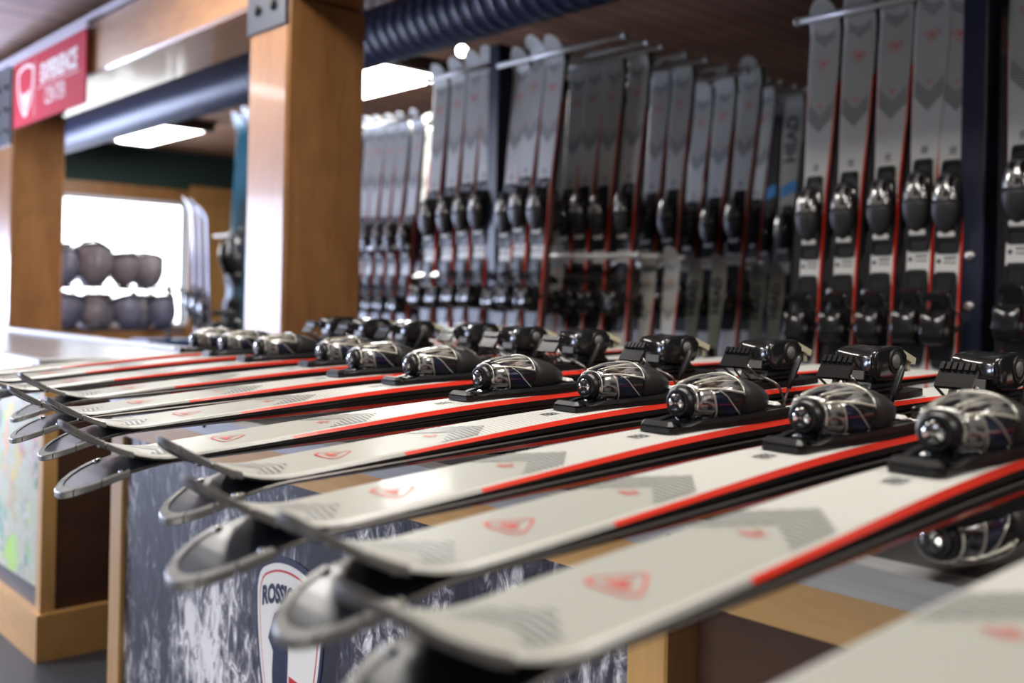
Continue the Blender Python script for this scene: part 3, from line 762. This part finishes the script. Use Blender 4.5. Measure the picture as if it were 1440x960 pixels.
world_part('end_panel', MB().box((CX0 + .042, CY0 + .016, FLOOR + .14), (CX1 - .045, CY0 + .028, -.14)), 'ply', cab, 'dark plywood end panel')
world_part('front_panel', MB().box((CX0 + .016, CY0 + .042, FLOOR + .14), (CX0 + .028, CY1, -.14)), 'headblack', cab)
single('poster', MB().prism([(3.180, -.745), (3.185, -.16), (4.45, -.16), (4.45, -.745), (3.6, -.752)], CX0 + .0105, CX0 + .0125, lambda u, v, h: (h, u, v)), 'poster', 'colourful doodle map poster on the long counter front', 'poster')

# ------------------------------------------------------------------ posts, beam, duct, sign
def timber_post(x0, x1, y0, y1, label, platez):
    t = thing('timber_post', label, 'post', ((x0 + x1) / 2, (y0 + y1) / 2, FLOOR))
    world_part('shaft', MB().box((x0, y0, FLOOR), (x1, y1, 1.19), 0, .012), 'timber', t)
    p = world_part('steel_plate', MB().box((x0 - .010, y0 + .005, platez), (x0 - .001, y1 - .005, 1.45)), 'plate', t, 'grey steel bracket plate')
    n = 0
    for z in ((platez + .075, platez + .20, platez + .33)):
        if z > 1.42: continue
        for y in (y0 + .085, y1 - .085): world_part('bolt', MB().lathe([(0, .018), (.012, .017), (.016, .010), (.017, .001)], (x0 - .010, y, z), (-1, 0, 0), 6, 0, False), 'blackbolt', p)
    return t
timber_post(1.716, 2.034, 3.038, 3.319, 'square timber post standing behind the bench, mid left', 1.088)
timber_post(1.716, 2.010, 6.135, 6.45, 'square timber post at left edge under the red sign', .99)
beam = MB().box((1.716, -3.5, 1.192), (2.034, 9.3, 1.45), 0, .012)
single('timber_beam', beam, 'timber_beam', 'heavy timber beam carried by the two timber posts', 'beam')
struct('trim_1', MB().box((1.69, -3.5, 1.4505), (1.715, 9.4, 1.475)), 'trimwhite')
d = MB(); rr = []; y = .2
DX, DZ, DR = 2.72, 1.408, .138
while y < 9.3:
    for dy, r in ((0, DR), (.056, DR), (.060, DR + .003), (.066, DR + .003), (.072, DR)):
        rr.append([(DX + r * math.cos(2 * PI * k / 36), y + dy, DZ + r * math.sin(2 * PI * k / 36)) for k in range(36)])
    y += .074
d.loft(rr, 0, True)
single('air_duct', d, 'duct', 'navy ribbed round air duct running under the ceiling', 'duct')
sg_ = thing('hanging_sign', 'red sign reading EXPERIENCE CENTER hung on the beam', 'sign', (1.68, 5.44, 1.055))
world_part('panel', MB().box((1.682, 4.885, 1.055), (1.692, 6.0, 1.41)), 'signred', sg_)
world_part('top_rail', MB().box((1.678, 4.87, 1.412), (1.698, 6.06, 1.436)), 'trimwhite', sg_)
def on_sign(u, v): return (1.6812, 5.4425 - u, 1.2325 + v)
L1 = MB()
for body, size, cx, cy, kx, ky in (('EXPERIENCE', .105, .17, .055, .93, 1.25), ('CENTER', .085, .13, -.075, 1.0, 1.35)):
    vs, fs = text_data(body, size, .006 if body[0] == 'E' else .0008); L1.add([on_sign(cx + x * kx, cy + y * ky) for x, y, z in vs], fs)
world_part('lettering', L1, 'signwhite', sg_, 'white EXPERIENCE CENTER lettering')
L2 = MB()
L2.add([on_sign(*p) for p in ((-.20, -.15), (-.193, -.15), (-.193, .15), (-.20, .15))], [(0, 1, 2, 3)])
L2.add([on_sign(*p) for p in ((-.15, -.012), (.48, -.012), (.48, -.007), (-.15, -.007))], [(0, 1, 2, 3)])
k0 = [(u * 1.25 - .35, .150 + (v) * .76) for u, v in sh]; ci = (-.35, .03)
k1 = [(ci[0] + (u - ci[0]) * .82, ci[1] + (v - ci[1]) * .84) for u, v in k0]
n = len(k0); L2.add([on_sign(*p) for p in k0 + k1], [(i, (i + 1) % n, n + (i + 1) % n, n + i) for i in range(n)])
L2.add([on_sign(*p) for p in ((-.43, .01), (-.36, -.02), (-.27, .01), (-.30, -.05), (-.35, -.11), (-.385, -.06))], [(0, 1, 2, 3, 4, 5)])
world_part('emblem', L2, 'signwhite', sg_, 'white outlined shield and dividing lines')

# ------------------------------------------------------------------ room shell
struct('floor', MB().box((-4.5, -4, FLOOR - .05), (6.2, 10.5, FLOOR)), 'floor')
struct('ceiling', MB().box((-4.5, -4, 1.555), (6.2, 10.5, 1.60)), 'ceiling')
struct('wall_right', MB().box((5.6, -4, FLOOR), (5.7, 9.6, 1.555)), 'darkwall')
WY = 9.5; wx0, wx1, wz0, wz1 = 2.30, 4.275, -.13, 1.03
w = MB(); w.box((-4.5, WY, FLOOR), (wx0, WY + .12, 1.555)); w.box((wx1, WY, FLOOR), (5.6, WY + .12, 1.555)); w.box((wx0, WY, FLOOR), (wx1, WY + .12, wz0)); w.box((wx0, WY, wz1), (wx1, WY + .12, 1.555))
struct('wall_back', w, 'green')
wf = MB()
for lo, hi in (((wx0 - .03, WY - .03, wz1), (wx1 + .02, WY + .1, wz1 + .03)), ((wx0 - .03, WY - .03, wz0 - .03), (wx1 + .02, WY + .1, wz0)), ((wx0 - .03, WY - .03, wz0), (wx0, WY + .1, wz1)), ((wx1, WY - .03, wz0), (wx1 + .02, WY + .1, wz1))): wf.box(lo, hi)
wn = struct('window_1', wf, 'winframe')
gl = obj('pane', MB().box((wx0, WY + .04, wz0), (wx1, WY + .046, wz1)), 'glass', wn); gl.location = -Vector(wn.location)
tr = MB(); tr.box((wx0 - .2, WY - .025, wz1 + .03), (wx1 + .02, WY - .001, wz1 + .155)); tr.box((wx0 - .2, WY - .04, wz0 - .23), (wx1 + .02, WY - .001, wz0 - .03))
struct('trim_2', tr, 'timber_beam')
struct('snow_backdrop', MB().box((wx0 - 3, WY + 1.2, -1.5), (wx1 + 3, WY + 1.25, 3.0)), 'snow')['label'] = 'glowing backdrop for the bright snow outside the window'  # glowing sheet added behind the pane as the bright outdoors, not a trim
db = MB(); db.box((4.30, WY - .04, FLOOR), (5.2, WY - .001, 1.235))
for lo, hi in (((4.30, WY - .055, FLOOR), (4.42, WY - .04, 1.235)), ((5.08, WY - .055, FLOOR), (5.2, WY - .04, 1.235)), ((4.42, WY - .055, 1.10), (5.08, WY - .04, 1.235)), ((4.42, WY - .055, .0), (5.08, WY - .04, .12)), ((4.42, WY - .055, FLOOR), (5.08, WY - .04, FLOOR + .2))): db.box(lo, hi)
dr = struct('door_1', db, 'door')
kb = obj('door_knob', MB().lathe([(0, .03), (.03, .012), (.05, .03), (.07, .02), (.072, .001)], (4.37, WY - .055, -.03), (0, -1, 0), 16), 'blackbolt', dr); kb.location = -Vector(dr.location)

def lamp(x0, x1, y0, y1, label):
    t = thing('ceiling_lamp', label, 'lamp', ((x0 + x1) / 2, (y0 + y1) / 2, 1.44))
    world_part('housing', MB().box((x0, y0, 1.52), (x1, y1, 1.554)), 'lampbody', t)
    r = []
    for a, z in ((0, 1.53), (.02, 1.495), (.09, 1.47)): r.append([(x0 + a, y0 + .06, z), (x1 - a, y0 + .06, z), (x1 - a, y1 - .06, z), (x0 + a, y1 - .06, z)])
    world_part('lens', MB().loft(r[::-1]), 'lens', t, 'glowing white lens')
    for ya, yb in ((y0, y0 + .058), (y1 - .058, y1)): world_part('end_cap', MB().box((x0, ya, 1.475), (x1, yb, 1.53), 0, .01), 'lampbody', t)
    return t
lamp(3.22, 3.66, 7.62, 8.8, 'glowing ceiling lamp before the green wall at far left')
lamp(3.22, 3.78, 4.62, 6.0, 'glowing ceiling lamp above the far ski rack')
sp = thing('spot_lamp', 'tiny round lamp glowing under the ceiling left of the middle post', 'lamp', (3.17, 3.88, 1.36))
world_part('stem', MB().cyl((3.17, 3.88, 1.43), (3.17, 3.88, 1.554), .01, 10), 'lampbody', sp)
world_part('bulb', MB().sphere((3.17, 3.88, 1.405), .028, 8), 'lens2', sp)

# ------------------------------------------------------------------ helmets in front of the window
hs = thing('helmet_stand', 'slim two-tier stand of bars holding helmets before the window', 'stand', (2.95, 7.85, FLOOR))
for x in (2.45, 3.48): world_part('upright', MB().box((x - .015, 8.02, FLOOR), (x + .015, 8.05, .42)), 'plate', hs)
for z in (.205, -.125):
    for y in (7.76, 7.90, 8.06): world_part('bar', MB().cyl((2.44, y, z - .008), (3.49, y, z - .008), .008, 8), 'plate', hs)
    for x in (2.45, 3.48): world_part('bracket', MB().box((x - .012, 7.74, z - .03), (x + .012, 8.08, z - .016)), 'plate', hs)
world_part('foot', MB().box((2.4, 7.6, FLOOR), (3.53, 8.2, FLOOR + .03), 0, .01), 'plate', hs)
def helmet_proto(m):
    r = bpy.data.objects.new('helmet', None); COL.objects.link(r)
    sh_ = MB(); rings = []          # dome turned upside down: crown at z=0
    for k in range(14):
        a = 2.02 * k / 13; q = math.sin(a) ** .9; z = .150 * (1 - math.cos(a))
        rings.append([(.105 * q * math.cos(t) , .130 * q * math.sin(t), z + (.012 * math.cos(2 * t) if k > 10 else 0) * (k - 10) / 3) for t in [2 * PI * j / 28 for j in range(28)]] if k else [(.004 * math.cos(2 * PI * j / 28), .004 * math.sin(2 * PI * j / 28), 0) for j in range(28)])
    rings.append([(x * .93, y * .93, z + .004) for x, y, z in rings[-1]])
    sh_.loft(rings, 0, True, False); s = obj('helmet_shell', sh_, m, r)
    for sg in (1, -1): 
        v = MB()
        for k in range(3): v.box((sg * .05 - .012, -.05 + k * .04, .012 + .006 * k), (sg * .05 + .012, -.03 + k * .04, .03 + .006 * k), 0, .006)
        obj('vent', v, 'liner', s)
    li = MB(); li.loft([[(x * k, y * k, .205 - d) for x, y, z in rings[-2]] for k, d in ((.92, -.012), (.86, .03), (.5, .09))], 0, True); obj('liner', li, 'liner', r)
    for sg in (1, -1): obj('ear_pad', MB().sphere((sg * .088, .03, .205), (.022, .05, .055), 8), 'liner', r)
    st = MB(); st.tube([(.085, .03, .22), (.06, .0, .27), (0, -.02, .285), (-.06, 0, .27), (-.085, .03, .22)], .006, 6); obj('chin_strap', st, 'liner', r)
    bz = MB(); bz.tube([(.088, -.06, .185), (.05, -.115, .195), (0, -.128, .198), (-.05, -.115, .195), (-.088, -.06, .185)], .010, 8); obj('brim', bz, 'liner', r)
    return r
hp = [helmet_proto('helm'), helmet_proto('helm2')]; used_h = [False, False]
HT = [(2.80, .205, 7.82, 0, 'biggest in the middle of the top tier'), (3.055, .205, 7.83, 0, 'second from right on the top tier'), (3.245, .205, 7.84, 0, 'right end of the top tier, alone against white window'), (2.60, .205, 7.83, 1, 'left end of the top tier, beside the timber post'),
      (2.60, -.125, 7.83, 1, 'left end of the lower tier'), (2.79, -.125, 7.80, 0, 'second from left on the lower tier'), (2.955, -.125, 7.93, 0, 'third from left on the lower tier, set back'), (3.11, -.125, 7.83, 1, 'third from right on lower tier'), (3.25, -.125, 7.95, 0, 'second from right on lower tier, set back'), (3.385, -.125, 7.83, 1, 'right end of the lower tier'), (2.70, .205, 8.07, 1, 'at the back of the top tier, behind the biggest'), (2.69, -.125, 8.08, 0, 'at the back of the lower tier, at left')]
for x, z, y, k, wh in HT:
    h = hp[k] if not used_h[k] else copy_tree(hp[k]); used_h[k] = True
    h.location = (x, y, z); h.rotation_euler = (-random.uniform(.25, .7), random.uniform(-.3, .3), random.uniform(-.5, .5)); h.location.y += .05; h.scale = (1.15,) * 3 if 'biggest' not in wh else (1.4,) * 3
    tag(h, 'grey ski helmet lying upside down, ' + wh, 'helmet', 'helmets on the stand before the window')
single('storage_bin', MB().loft([[(x, y, z) for x, y in ((3.0 - d, 7.25 - d), (3.5 + d, 7.25 - d), (3.5 + d, 7.55 + d), (3.0 - d, 7.55 + d))] for z, d in ((FLOOR, -.04), (-.25, 0), (-.20, .02), (-.19, .02))]), 'blueplastic', 'blue plastic bin standing beyond the zinc counter', 'bin')
# skis left of the timber post: two tall teal ones and three silver ones leaning on a stand
sd = thing('ski_stand', 'dark stand behind timber post holding teal and silver skis', 'ski rack', (3.33, 6.6, FLOOR))
world_part('post', MB().box((3.50, 6.50, FLOOR), (3.56, 6.56, 1.40), 0, .004), 'post', sd)
world_part('rod', MB().cyl((3.46, 6.20, 1.36), (3.46, 6.65, 1.36), .012, 10), 'rod', sd); world_part('rod', MB().cyl((3.42, 6.3, .60), (3.42, 7.1, .60), .012, 10), 'rod', sd)
world_part('foot', MB().box((3.05, 6.25, FLOOR), (3.75, 7.2, FLOOR + .03), 0, .01), 'plate', sd)
rack_ski('teal', 3.36, 6.52, 1.44, -.93 + .01, .05, 'tall teal ski at left edge of the timber post, left of two', 'skis on the stand behind the post')
rack_ski('teal', 3.36, 6.38, 1.46, -.93 + .01, .05, 'tall teal ski beside the timber post, right of two', 'skis on the stand behind the post')
for k, (y, z) in enumerate(((6.68, .84), (6.57, .82), (6.46, .77))):
    o = rack_ski('silver', 3.12, y, z, -.91, -.07, 'silver ski seen from its edge beside the wooden door, %s of three' % ('left', 'middle', 'right')[k], 'skis on the stand behind the post')
    o.rotation_euler = (o.rotation_euler.to_matrix().to_4x4() @ Matrix.Rotation(.30, 4, 'X')).to_euler()

# ------------------------------------------------------------------ lights, camera, look
def area(name, loc, target, sx, sy, power, col=(1, 1, 1), spread=180):
    l = bpy.data.lights.new(name, 'AREA'); l.shape = 'RECTANGLE'; l.size = sx; l.size_y = sy; l.energy = power; l.color = col; l.spread = math.radians(spread)
    o = bpy.data.objects.new(name, l); COL.objects.link(o); o.location = loc
    o.rotation_euler = (Vector(target) - Vector(loc)).to_track_quat('-Z', 'Y').to_euler(); return o
area('ceiling_or_fill_light', (1.15, .9, 1.50), (1.15, .9, 0), .30, 1.3, 30, (1, .95, .87))
area('ceiling_or_fill_light', (1.15, 3.3, 1.50), (1.15, 3.3, 0), .30, 1.3, 32, (1, .97, .92))
area('ceiling_or_fill_light', (1.15, -1.5, 1.50), (1.15, -1.5, 0), .30, 1.3, 30, (1, .95, .87))
area('ceiling_or_fill_light', (-.9, .6, 1.50), (-.9, .6, 0), .30, 1.3, 8, (1, .96, .90), 100)  # added fill on the camera side, no known ceiling fixture
area('ceiling_or_fill_light', (-.6, 4.4, 1.50), (0, 4.4, 0), .30, 1.3, 60, (1, .96, .90), 95)  # unseen fill added to brighten the counter front and plinth
area('ceiling_or_fill_light', (3.5, 5.3, 1.42), (3.5, 5.3, 0), .45, 1.2, 40, (1, .97, .92))
area('window_or_fill_light', (-1.2, 9.2, .3), (1.7, 3.6, .6), 3.2, 1.7, 230, (.66, .74, 1), 150)
area('window_or_fill_light', (1.2, 9.2, -.1), (1.85, 6.0, 1.0), 1.6, 1.2, 150, (.62, .71, 1), 120)
area('window_or_fill_light', (-.35, 1.3, -.42), (.9, 1.25, -.62), 1.8, .4, 3.4, (1, .97, .92), 70)  # low fill added to brighten apron and mural, no window here
area('ceiling_or_fill_light', (.55, 5.9, 1.50), (.6, 5.9, 0), .3, 1.3, 22, (.93, .95, 1))  # added lamp that lifts the sign face and the left timber post
area('ceiling_or_fill_light', (2.45, -1.4, 1.50), (2.45, -1.4, 0), .3, 1.3, 16, (1, .95, .87))  # extra unseen lamp added to light the near sides of the rack skis
area('window_or_fill_light', (-2.6, 1.2, .45), (.6, 1.0, 0), 1.6, .6, 6, (.8, .85, 1))
W = bpy.data.worlds.new('World'); SC.world = W; W.use_nodes = True
W.node_tree.nodes['Background'].inputs[0].default_value = (.92, .93, 1, 1); W.node_tree.nodes['Background'].inputs[1].default_value = .09

TH, ROLL, H = .8301, .0214, .15
fwd = Vector((math.cos(TH), math.sin(TH), 0)); r0 = Vector((math.sin(TH), -math.cos(TH), 0)); u0 = Vector((0, 0, 1))
ex = math.cos(ROLL) * r0 + math.sin(ROLL) * u0; ey = math.cos(ROLL) * u0 - math.sin(ROLL) * r0
cam = bpy.data.cameras.new('camera'); co = bpy.data.objects.new('camera', cam); COL.objects.link(co)
co.matrix_world = Matrix(((ex.x, ey.x, -fwd.x, 0), (ex.y, ey.y, -fwd.y, 0), (ex.z, ey.z, -fwd.z, H), (0, 0, 0, 1)))
cam.sensor_width = 36; cam.lens = 35.0; cam.shift_y = -55.7 / 1440; cam.clip_start = .02; cam.clip_end = 60
cam.dof.use_dof = True; cam.dof.focus_distance = 1.42; cam.dof.aperture_fstop = 2.8
SC.camera = co
for o in list(SC.objects):
    if o.parent is None: o.location.z -= FLOOR
SC.view_settings.view_transform = 'Standard'; SC.view_settings.look = 'None'; SC.view_settings.exposure = 0.16
SC.cycles.use_denoising = True
